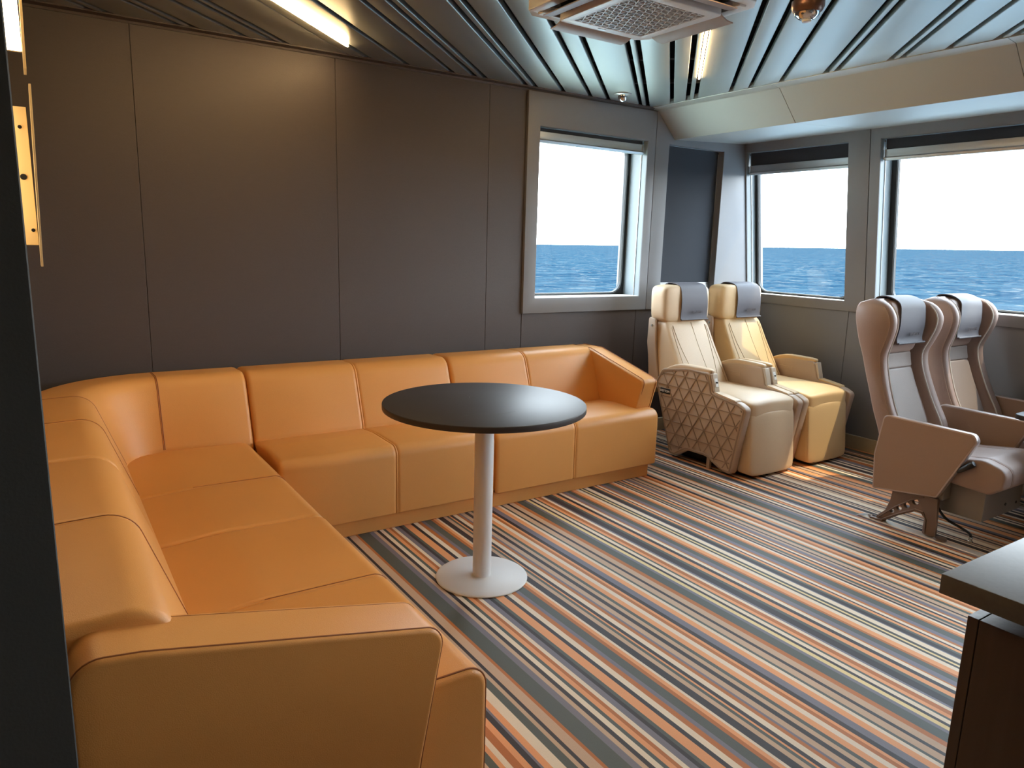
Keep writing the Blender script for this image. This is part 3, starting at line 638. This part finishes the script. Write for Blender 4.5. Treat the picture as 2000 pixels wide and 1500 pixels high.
def recliner(cx, leather, label, own):
    root = thing('recliner_seat', label, 'recliner', (cx, 3.15, 0), 'pair of beige leather recliners')
    H = 0.287
    out = side_panel_outline()
    for sg in (-1, 1):
        xo = cx+sg*H; xi = cx+sg*(H-0.058)
        sp = obj('side_panel', spline_fill([out], 'x', min(xo, xi), max(xo, xi), 0.010), 'shell', root, ang=40)
        ins = inset_loop(out, 0.026)
        # raised rim and triangle ribs on the outer face
        rim = spline_fill([inset_loop(out, 0.010), inset_loop(out, 0.019)], 'x', xo-0.003 if sg > 0 else xo-0.0035, xo+0.0035 if sg > 0 else xo+0.003, 0.0)
        bars = [rim]
        dz, dy = 0.0805, 0.0985
        def rib(p, q, w=0.0052):
            p = Vector(p); q = Vector(q); d = q-p; L = d.length
            if L < 0.004: return
            d.normalize(); nn = Vector((-d.y, d.x)); bq = box(-0.0045, 0.0025, -L/2, L/2, -w/2, w/2)
            m_ = (p+q)/2; xf = xo
            bars.append(xform(bq, lambda v: (xf+v.x*(-sg if False else 1), m_.x+d.x*v.y+nn.x*v.z, m_.y+d.y*v.y+nn.y*v.z)))
        def clipline(p, q, N=240):
            p = Vector(p); q = Vector(q); run = None
            for k in range(N+1):
                r_ = p+(q-p)*k/N; inside = in_poly(r_, ins) and not (3.40 < r_.x < 3.51 and 0.425 < r_.y < 0.472)
                if inside and run is None: run = r_
                if (not inside or k == N) and run is not None: rib(run, r_); run = None
        for k in range(0, 9):
            z = -0.03+0.04925/(2*dy/(2*dz))+k*dz; clipline((2.72, z), (3.62, z))
        for k in range(-9, 16):
            y = 2.72+k*dy; sl = dy/(2*dz)
            clipline((y, -0.03), (y+sl*0.75, 0.72)); clipline((y+0.04925, -0.03), (y+0.04925-sl*0.75, 0.72))
        if sg == -1 or own: obj('triangle_ribs', join(*bars), 'rib', sp, smooth=False)
        else:
            for q in bars: q.free()
        if sg == -1 and own:
            obj('maker_plate', box(xo-0.004, xo+0.001, 3.408, 3.500, 0.430, 0.466, 0.001, 1), 'black', sp, label='small black name plate')
            tx = text_bm('KEYTON', 0.0215, 0.0005, 0.0004)
            obj('lettering', xform(tx, lambda v: (xo-0.0045-v.z, 3.454-v.x, 0.447+v.y)), 'white', sp, smooth=False, label='white letters')
        # front edge light strip and control
        fe = [(3.083, 0.630), (3.047, 0.516), (3.043, 0.512), (3.078, 0.630)]
        xa, xb = (min(xo, xi)+0.006, max(xo, xi)-0.006)
        obj('front_strip', prism([(3.060, 0.628), (3.079, 0.626), (3.046, 0.520), (3.032, 0.512), (3.030, 0.520)], 'x', xa, xb, 0.002, 1), 'shell_l', sp, label='pale strip on the arm front')
        if sg == -1:
            obj('control_switch', prism([(3.054, 0.605), (3.066, 0.604), (3.044, 0.545), (3.033, 0.547)], 'x', xa+0.010, xb-0.008, 0.002, 1), 'white', sp, label='white recline switch')
            obj('button', cyl(((xa+xb)/2, 3.041, 0.575), 0.005, -0.006, 0.004, 12, axis='y'), 'black', sp)
        # arm pad
        pad = puff(((xo+xi)/2, 3.30, 0.635), (0.0285, 0.225, 0.018), 4.0, lambda q: Vector((q.x, q.y, q.z-0.9*max(0, q.y-3.28)**2*1.6+0.004)))
        obj('arm_pad', pad, 'cream' if leather == 'cream' and sg < 0 else leather, root)
        # recess on inner face
        obj('inner_recess', box(xi-0.002 if sg > 0 else xi-0.002, xi+0.002, 3.25, 3.37, 0.54, 0.57, 0.001, 1), 'shell', sp)
        obj('pocket_lid', prism(rpoly([(3.025, 0.520), (2.865, 0.496), (2.855, 0.488), (2.862, 0.484), (3.03, 0.508)], 0.002, 2), 'x', min(xo, xi)-0.002, max(xo, xi)-0.004, 0.002, 1), leather, root)
    # seat cushion
    def sf(q):
        return Vector((q.x, q.y, q.z+0.012*math.cos((q.x-cx)/0.22*PI/2)-0.9*max(0, 2.93-q.y)**2))
    obj('seat_cushion', puff((cx, 3.105, 0.430), (0.226, 0.320, 0.066), 11, sf), leather, root)
    # legrest
    def lf(q): return Vector((q.x, q.y+0.10*(q.z-0.03)-0.012*math.cos((q.x-cx)/0.225*PI/2), q.z))
    obj('legrest', puff((cx, 2.812, 0.220), (0.220, 0.060, 0.202), 11, lf), leather, root)
    # backrest
    def bf(q):
        wv = interp([0.3, 0.45, 0.6, 0.75, 0.9, 0.95], [1.0, 1.02, 1.0, 0.96, 0.93, 0.92], q.z)
        yf = interp([0.39, 0.45, 0.6, 0.75, 0.9, 0.93], [3.285, 3.305, 3.395, 3.485, 3.565, 3.585], q.z); yr = 3.60+0.2*(q.z-0.45)
        y = yf+(q.y-3.477)/0.116*(yr-yf)
        if q.y < 3.53: y -= 0.012*math.cos((q.x-cx)/0.226*PI/2)
        return Vector((cx+(q.x-cx)*wv, y, q.z))
    bk = obj('backrest', puff((cx, 3.535, 0.655), (0.226, 0.058, 0.265), 9, bf), leather, root)
    def on_back(x, z, e=0.0):
        q = bf(Vector((cx+x, 3.477, z))); return (q.x, q.y-e, q.z)
    s1 = [on_back(0.02+0.01*k/12, 0.90-0.46*k/12) for k in range(13)]
    def cs(sg_): return [on_back(sg_*(0.17-0.10*(t_/12)**1.6), 0.88-0.44*t_/12) for t_ in range(13)]
    def es(sg_): return [on_back(sg_*(0.185-0.01*t_/12), 0.87-0.45*t_/12) for t_ in range(13)]
    objs('piping', (tube(s1, 0.0015, 6), tube(cs(-1), 0.0022, 6), tube(cs(1), 0.0022, 6), tube(es(-1), 0.0012, 6), tube(es(1), 0.0012, 6)), 'seam', bk)
    # back shell
    sh = [(3.60, 0.45), (3.615, 0.60), (3.655, 0.75), (3.675, 0.93), (3.715, 0.93), (3.72, 0.75), (3.68, 0.55), (3.66, 0.40), (3.60, 0.40)]
    obj('back_shell', prism(rpoly(sh, 0.02, 3), 'x', cx-0.236, cx+0.236, 0.010, 3), 'shell', root, ang=50)
    for sg in (-1, 1):
        obj('shell_wing', prism(rpoly([(3.565, 0.45), (3.60, 0.60), (3.625, 0.75), (3.640, 0.92), (3.70, 0.93), (3.70, 0.75), (3.67, 0.5), (3.655, 0.42)], 0.01, 2), 'x', cx+sg*0.236-0.008, cx+sg*0.236+0.008, 0.003, 2), 'shell', root)
        obj('pivot', cyl((cx+sg*0.240, 3.665, 0.875), 0.008, -0.009, 0.009, 16, axis='x'), 'alu', root)
    # headrest
    def hf(q):
        return Vector((q.x, q.y+0.05*(q.z-1.0)+0.015*abs((q.x-cx)/0.23)**3*0-0.012*math.cos((q.x-cx)/0.23*PI/2)*(1 if q.y < 3.64 else -0.3), q.z))
    obj('headrest', puff((cx, 3.648, 1.026), (0.226, 0.082, 0.130), 6.5, hf), leather, root)
    xc = cx+0.035
    fl_ = obj('headrest_cover', strap(xc, 0.118, 0.134, [(3.748, 1.06), (3.745, 1.13), (3.70, 1.168), (3.63, 1.170), (3.572, 1.150), (3.548, 1.09), (3.540, 1.02), (3.542, 0.95), (3.538, 0.918)]), 'flap', root, ang=50, label='mauve-grey leather cover with embossed lettering')
    obj('lettering', logo_plate(root, 'BALEARIA', 0.024, (xc+0.02, 3.5315, 0.972), 0.0), 'flap_d', fl_, smooth=False)
    obj('hem', join(tube([(xc-0.134, 3.533, 0.920), (xc+0.134, 3.533, 0.920)], 0.005, 8)), 'flap_d', fl_)
    # base mechanism
    obj('base', join(box(cx-0.2, cx+0.2, 2.95, 3.5, 0.10, 0.30), box(cx-0.17, cx-0.13, 2.98, 3.45, 0.0, 0.10), box(cx+0.13, cx+0.17, 2.98, 3.45, 0.0, 0.10)), 'black', root, smooth=False)
    objs('foot', (box(cx-0.262, cx-0.240, 3.045, 3.070, 0.0, 0.10), box(cx-0.262, cx-0.240, 3.27, 3.285, 0.06, 0.10), box(cx+0.240, cx+0.262, 3.045, 3.070, 0.0, 0.10)), 'shell', root)
    return root
recliner(3.840, 'cream', 'pale beige recliner beside the sofa arm, with triangle-patterned side panel', True)
recliner(4.422, 'cream_sunlit', 'beige recliner with sunlight painted into its leather, nearest the window wall, right of the pale one', False)

# ------------------------------------------------------------------ coach seats
ZS = [0.40, 0.5, 0.6, 0.7, 0.8, 0.88, 0.95, 1.02, 1.08, 1.13, 1.158, 1.172]
YR = [1.99, 2.02, 2.06, 2.10, 2.14, 2.165, 2.185, 2.20, 2.212, 2.215, 2.205, 2.175]
YBo = [1.86, 1.895, 1.95, 1.995, 2.03, 2.042, 2.02, 2.000, 2.00, 2.030, 2.070, 2.12]
YCe = [1.93, 1.96, 2.005, 2.05, 2.088, 2.105, 2.10, 2.09, 2.085, 2.09, 2.105, 2.135]
HW = [0.245, 0.252, 0.253, 0.245, 0.236, 0.238, 0.250, 0.260, 0.262, 0.254, 0.236, 0.205]
def coach(cx, label, left_panel, leg):
    root = thing('coach_seat', label, 'seat', (cx, 1.9, 0), 'pair of taupe high-back coach seats')
    b = bmesh.new(); rows = []; zs = [0.36+0.812*k/44 for k in range(45)]+[1.176]
    for z in zs:
        yr, yb, yc, hw = (interp(ZS, A, z) for A in (YR, YBo, YCe, HW))
        if z > 1.173: yr -= 0.02; yb += 0.012; yc += 0.006; hw -= 0.03
        fr = [(-hw+0.012, yr), (-hw, yr-0.015), (-hw-0.002, (yr+yb)/2), (-hw, yb+0.022), (-hw+0.008, yb+0.006), (-hw+0.024, yb), (-hw+0.045, yb+0.004), (-hw+0.062, yb+0.018), (-hw+0.074, (yb+yc)/2+0.010), (-hw+0.086, yc+0.006), (-hw+0.12, yc), (0, yc-0.004)]
        L = fr+[(-x, y) for x, y in fr[-2::-1]]; L += [(hw*0.5, yr+0.008), (0, yr+0.010), (-hw*0.5, yr+0.008)]
        rows.append([b.verts.new((cx+x, y, z)) for x, y in L])
    n = len(rows[0])
    for i in range(len(rows)-1):
        for k in range(n): b.faces.new((rows[i][k], rows[i][(k+1) % n], rows[i+1][(k+1) % n], rows[i+1][k]))
    b.faces.new(rows[0]); b.faces.new(rows[-1][::-1])
    bk = obj('backrest', b, 'seat', root, ang=60)
    # inner panels following the centre of the back
    def patch(x0, x1, z0, z1, th, m_, nm='back_panel', taper=0.0):
        def f(q):
            zz = q.z; yc = interp(ZS, YCe, zz); k = (zz-z0)/(z1-z0); xx = q.x*(1-taper*(1-k))
            return Vector((cx+xx, yc+q.y, zz))
        pz = puff(((x0+x1)/2, -0.001, (z0+z1)/2), ((x1-x0)/2, th, (z1-z0)/2), 14, f); return obj(nm, pz, m_, bk, ang=60)
    patch(-0.128, 0.128, 0.805, 0.882, 0.012, 'seat_l'); patch(-0.128, 0.128, 0.44, 0.800, 0.012, 'seat_l')
    # head pillow
    def pf(q):
        return Vector((cx+q.x, interp(ZS, YCe, q.z)+q.y-0.010*math.cos(q.x/0.16*PI/2)*math.sin(max(0, min(1, (q.z-0.88)/0.28))*PI), q.z))
    obj('head_cushion', puff((0, 0.0, 1.025), (0.160, 0.022, 0.140), 6, pf), 'seat', bk, ang=60)
    for sg in (-1, 1):
        P = [(cx+sg*(interp(ZS, HW, z)-0.066), interp(ZS, YBo, z)+0.010, z) for z in [0.46+0.68*k/30 for k in range(31)]]
        obj('piping', tube(P, 0.0045, 6), 'seat_pipe', bk, label='pale piping')
        P = [(cx+sg*(interp(ZS, HW, z)-0.002), interp(ZS, YBo, z)+0.020, z) for z in [0.42+0.72*k/30 for k in range(31)]]
        obj('piping', tube(P, 0.0025, 6), 'armpanel', bk)
    xc = cx+0.02
    fl_ = obj('headrest_cover', strap(xc, 0.112, 0.128, [(2.222, 1.06), (2.222, 1.14), (2.190, 1.184), (2.12, 1.186), (2.062, 1.155), (2.048, 1.10), (2.045, 1.03), (2.052, 0.97), (2.045, 0.940)]), 'flap', root, ang=50, label='blue-mauve leather cover with embossed lettering')
    obj('lettering', logo_plate(root, 'BALEARIA', 0.024, (xc+0.02, 2.0375, 0.990), 0.0), 'flap_d', fl_, smooth=False)
    obj('hem', tube([(xc-0.130, 2.040, 0.943), (xc+0.132, 2.040, 0.943)], 0.0055, 8), 'flap', fl_)
    # seat cushion with waterfall front
    prof = rpoly([(1.400, 0.345), (1.395, 0.43), (1.50, 0.462), (1.70, 0.432), (1.96, 0.425), (1.98, 0.33), (1.46, 0.30)], [0.03, 0.05, 0.10, 0.1, 0.02, 0.02, 0.03], 6)
    wS = 0.230
    S = [(cx+x, 0, 0, 1, i) for x, i in span(-wS, wS, (-0.15, 0.15), soft=0.02)]
    obj('seat_cushion', sweep(prof, S), 'seat', root, ang=50)
    obj('under_box', box(cx-0.15, cx+0.26, 1.50, 1.76, 0.135, 0.31, 0.008, 2), 'box', root)
    for px, pz, rr in ((cx+0.08, 0.19, 0.008), (cx+0.20, 0.18, 0.007)):
        obj('bolt_hole', cyl((px, 1.4995, pz), rr, -0.002, 0.002, 16, axis='y'), 'black', root)
    return root
def arm_panel(root, x0, x1, nm='armrest', yo=0.0):
    A = [(1.985+yo, 0.588), (1.545+yo, 0.582), (1.525+yo, 0.547), (1.672+yo, 0.226), (2.000+yo, 0.180), (2.014+yo, 0.368)]
    O = rpoly(A, [0.03, 0.03, 0.03, 0.02, 0.01, 0.02], 6)
    a = obj(nm, spline_fill([O], 'x', x0, x1, 0.004), 'armedge', root, ang=40, label='armrest with metal edge')
    obj('side_panel', spline_fill([inset_loop(O, 0.008)], 'x', x0-0.0012, x1+0.0012, 0.0), 'armpanel', a, smooth=False, label='brown side panel')
    return a
CA, CB = 3.915, 4.555
sa = coach(CA, 'taupe coach seat with solid side panel, left one of the pair', True, True)
sb = coach(CB, 'taupe coach seat by the window, partly lit by the sun', False, False)
arm_panel(sa, 3.655, 3.690); arm_panel(sa, 4.215, 4.255); arm_panel(sb, 4.81, 4.845)
# recline lever
lv = obj('recline_lever', join(tube(smooth_path([(3.667, 1.70, 0.30), (3.667, 1.66, 0.335), (3.667, 1.585, 0.395)], 4), 0.004, 8)), 'alu', sa)
obj('lever_grip', tube([(3.667, 1.600, 0.382), (3.667, 1.585, 0.396), (3.667, 1.540, 0.434), (3.667, 1.532, 0.441)], [0.008, 0.013, 0.016, 0.013], 10), 'black', lv, label='black grip')
# leg frame with holes
LEG = smooth_path([(1.905, 0.20), (1.918, 0.12), (1.94, 0.05), (1.975, 0.022)], 4)
leg_out = [(p[0], p[1]) for p in [(v.x, v.y) for v in [Vector((a, b_)) for a, b_ in ((1.900, 0.215), (1.908, 0.14), (1.928, 0.075), (1.965, 0.035), (1.975, 0.016), (1.945, 0.014), (1.925, 0.016), (1.86, 0.066), (1.775, 0.118), (1.745, 0.118), (1.727, 0.095), (1.728, 0.05), (1.728, 0.014), (1.665, 0.014), (1.668, 0.08), (1.674, 0.215))]]]
leg_out = rpoly(leg_out, 0.012, 3)
def circ(y, z, r, n=16): return [(y+r*math.cos(2*PI*k/n), z+r*math.sin(2*PI*k/n)) for k in range(n)]
holes = [circ(1.780, 0.168, 0.016), circ(1.820, 0.136, 0.015), circ(1.857, 0.109, 0.013), circ(1.891, 0.083, 0.0115)]
lg = obj('leg', spline_fill([leg_out]+holes, 'x', 3.678, 3.702, 0.003), 'cast', sa, ang=50)
obj('rib', join(tube([(3.676, 1.955, 0.028), (3.676, 1.875, 0.112), (3.676, 1.80, 0.172), (3.676, 1.74, 0.205)], 0.004, 6), tube([(3.676, 1.935, 0.022), (3.676, 1.85, 0.084), (3.676, 1.775, 0.130), (3.676, 1.735, 0.128), (3.676, 1.716, 0.09), (3.676, 1.714, 0.02)], 0.004, 6), tube([(3.676, 1.662, 0.02), (3.676, 1.664, 0.08), (3.676, 1.674, 0.20)], 0.004, 6)), 'cast', lg)
objs('foot', (cyl((3.69, 1.640, 0), 0.028, 0.008, 0.020, 24), box(3.665, 3.712, 1.93, 2.0, 0.008, 0.02, 0.004, 2)), 'cast', lg)
lg2 = obj('leg', spline_fill([leg_out]+holes, 'x', 4.60, 4.624, 0.003), 'cast', sb, ang=50)
obj('beam', box(3.70, 4.20, 1.66, 1.90, 0.205, 0.30, 0.01, 2), 'box', sa); obj('beam', box(4.33, 4.80, 1.66, 1.90, 0.205, 0.30, 0.01, 2), 'box', sb)
rl = thing('floor_rail', 'flat metal floor track under the coach seat leg', 'rail', (3.69, 1.5, 0))
obj('track', box(3.660, 3.715, 0.55, 2.045, 0.0, 0.008, 0.002, 1), 'track', rl)
obj('end_cap', prism([(2.035, 0), (2.075, 0.0), (2.055, 0.008), (2.035, 0.010)], 'x', 3.660, 3.715), 'alu', rl)
objs('bolt', (cyl((3.688, 1.985, 0), 0.010, 0.008, 0.020, 6), cyl((3.688, 2.012, 0), 0.009, 0.008, 0.017, 16)), 'chrome', rl)
rl2 = thing('floor_rail', 'flat metal floor track below the window-side coach seat', 'rail', (4.61, 1.5, 0))
obj('track', box(4.585, 4.640, 0.55, 2.045, 0.0, 0.008, 0.002, 1), 'track', rl2)
cb = obj('power_cable', tube(smooth_path([(3.74, 1.72, 0.21), (3.75, 1.70, 0.15), (3.765, 1.66, 0.10), (3.79, 1.60, 0.07), (3.815, 1.565, 0.045), (3.822, 1.56, 0.02)], 6), 0.0065, 8), 'black', sa, label='black cable')
obj('connector', lathe([(0.011, 0.0), (0.012, 0.006), (0.009, 0.010), (0.010, 0.022), (0.007, 0.026)], (3.822, 1.56, 0.0), 16), 'chrome', cb)
# small table ahead of the window seat
tt = thing('fixed_table', 'dark blue-grey tabletop corner in front of the window coach seat', 'table', (4.45, 1.10, 0))
obj('tabletop', spline_fill([rpoly([(4.045, 0.62), (4.80, 0.62), (4.80, 1.555), (4.045, 1.555)], 0.05, 8)], 'z', 0.615, 0.640, 0.004), 'table', tt, ang=50)
obj('column', cyl((4.45, 1.0, 0), 0.04, 0.01, 0.615, 32), 'post', tt, ang=60); obj('base_plate', cyl((4.45, 1.0, 0), 0.2, 0.0, 0.012, 64, bev=0.003), 'post', tt, ang=60)

# ------------------------------------------------------------------ desk
dk = thing('desk', 'dark desk with thick worktop, at the lower right corner', 'desk', (2.0, 0.2, 0))
obj('worktop', box(1.552, 2.75, -0.55, 0.678, 0.706, 0.750, 0.002, 2), 'desk', dk)
obj('end_board', box(1.612, 2.70, 0.618, 0.640, 0.0, 0.655, 0.001, 1), 'wood', dk)
obj('cabinet', box(1.612, 2.70, -0.50, 0.6165, 0.0, 0.655, 0.001, 1), 'wood', dk)
objs('spacer', (box(1.70, 1.76, 0.45, 0.56, 0.655, 0.706), box(2.5, 2.6, 0.4, 0.56, 0.655, 0.706), box(1.70, 1.76, -0.4, -0.3, 0.655, 0.706)), 'black', dk)

# ------------------------------------------------------------------ unseen decks added below the window sills to bounce daylight onto the ceiling
obj('bounce_deck_right', box(5.15, 9.0, -3.0, 8.0, -0.15, 0.0), mat('blue_grey_bounce_deck', srgb(150, 172, 186), 0.6), smooth=False, kind='structure')
obj('bounce_deck_back', box(-1.5, 5.15, 4.30, 8.0, -0.15, 0.0), mat('pale_green_bounce_deck', srgb(228, 242, 224), 0.6), smooth=False, kind='structure')  # greenish tone chosen for the light it throws on the ceiling

# ------------------------------------------------------------------ sea
sn = Vector((-0.01206337, 0.00846481, 0.99989141))
N_ = 48; b = bmesh.new(); prev = None; c0 = Vector((0, 0, -9)); qz = sn.to_track_quat('Z', 'Y')
for r_ in (0.0, 30, 200, 2000, 45000):
    if r_ == 0: prev = [b.verts.new(c0)]; continue
    ring = [b.verts.new(c0+qz @ Vector((r_*math.cos(2*PI*k/N_), r_*math.sin(2*PI*k/N_), 0))) for k in range(N_)]
    for k in range(N_):
        if len(prev) == 1: b.faces.new((prev[0], ring[k], ring[(k+1) % N_]))
        else: b.faces.new((prev[k], ring[k], ring[(k+1) % N_], prev[(k+1) % N_]))
    prev = ring
sm = bpy.data.materials.new('sea_water'); sm.use_nodes = True; n = sm.node_tree; n.nodes.clear()
pb = n.nodes.new('ShaderNodeBsdfDiffuse'); ou = n.nodes.new('ShaderNodeOutputMaterial'); n.links.new(pb.outputs[0], ou.inputs[0])
tc = n.nodes.new('ShaderNodeTexCoord')
def noise(sc, det, rough=0.6, dist=0.0):
    q = n.nodes.new('ShaderNodeTexNoise'); q.inputs['Scale'].default_value = sc; q.inputs['Detail'].default_value = det; q.inputs['Roughness'].default_value = rough; q.inputs['Distortion'].default_value = dist; n.links.new(tc.outputs['Object'], q.inputs[0]); return q
n1 = noise(0.09, 9, 0.80); n2 = noise(0.22, 5, 0.7, 0.0)
cr = n.nodes.new('ShaderNodeValToRGB'); e = cr.color_ramp.elements; e[0].position = 0.38; e[1].position = 0.62
e[0].color = (0.0045, 0.0165, 0.032, 1); e[1].color = (0.024, 0.045, 0.060, 1); n.links.new(n1.outputs[0], cr.inputs[0])
c2 = n.nodes.new('ShaderNodeValToRGB'); e = c2.color_ramp.elements; e[0].position = 0.58; e[1].position = 0.62; e[0].color = (0, 0, 0, 1); e[1].color = (1, 1, 1, 1); n.links.new(n2.outputs[0], c2.inputs[0])
mx = n.nodes.new('ShaderNodeMix'); mx.data_type = 'RGBA'; n.links.new(c2.outputs[0], mx.inputs['Factor']); n.links.new(cr.outputs[0], mx.inputs[6]); mx.inputs[7].default_value = (0.07, 0.075, 0.075, 1); n.links.new(mx.outputs[2], pb.inputs['Color'])
so = obj('sea', b, sm, smooth=False, kind='stuff'); so['label'] = 'blue sea with small whitecaps seen through the windows'; so['category'] = 'sea'
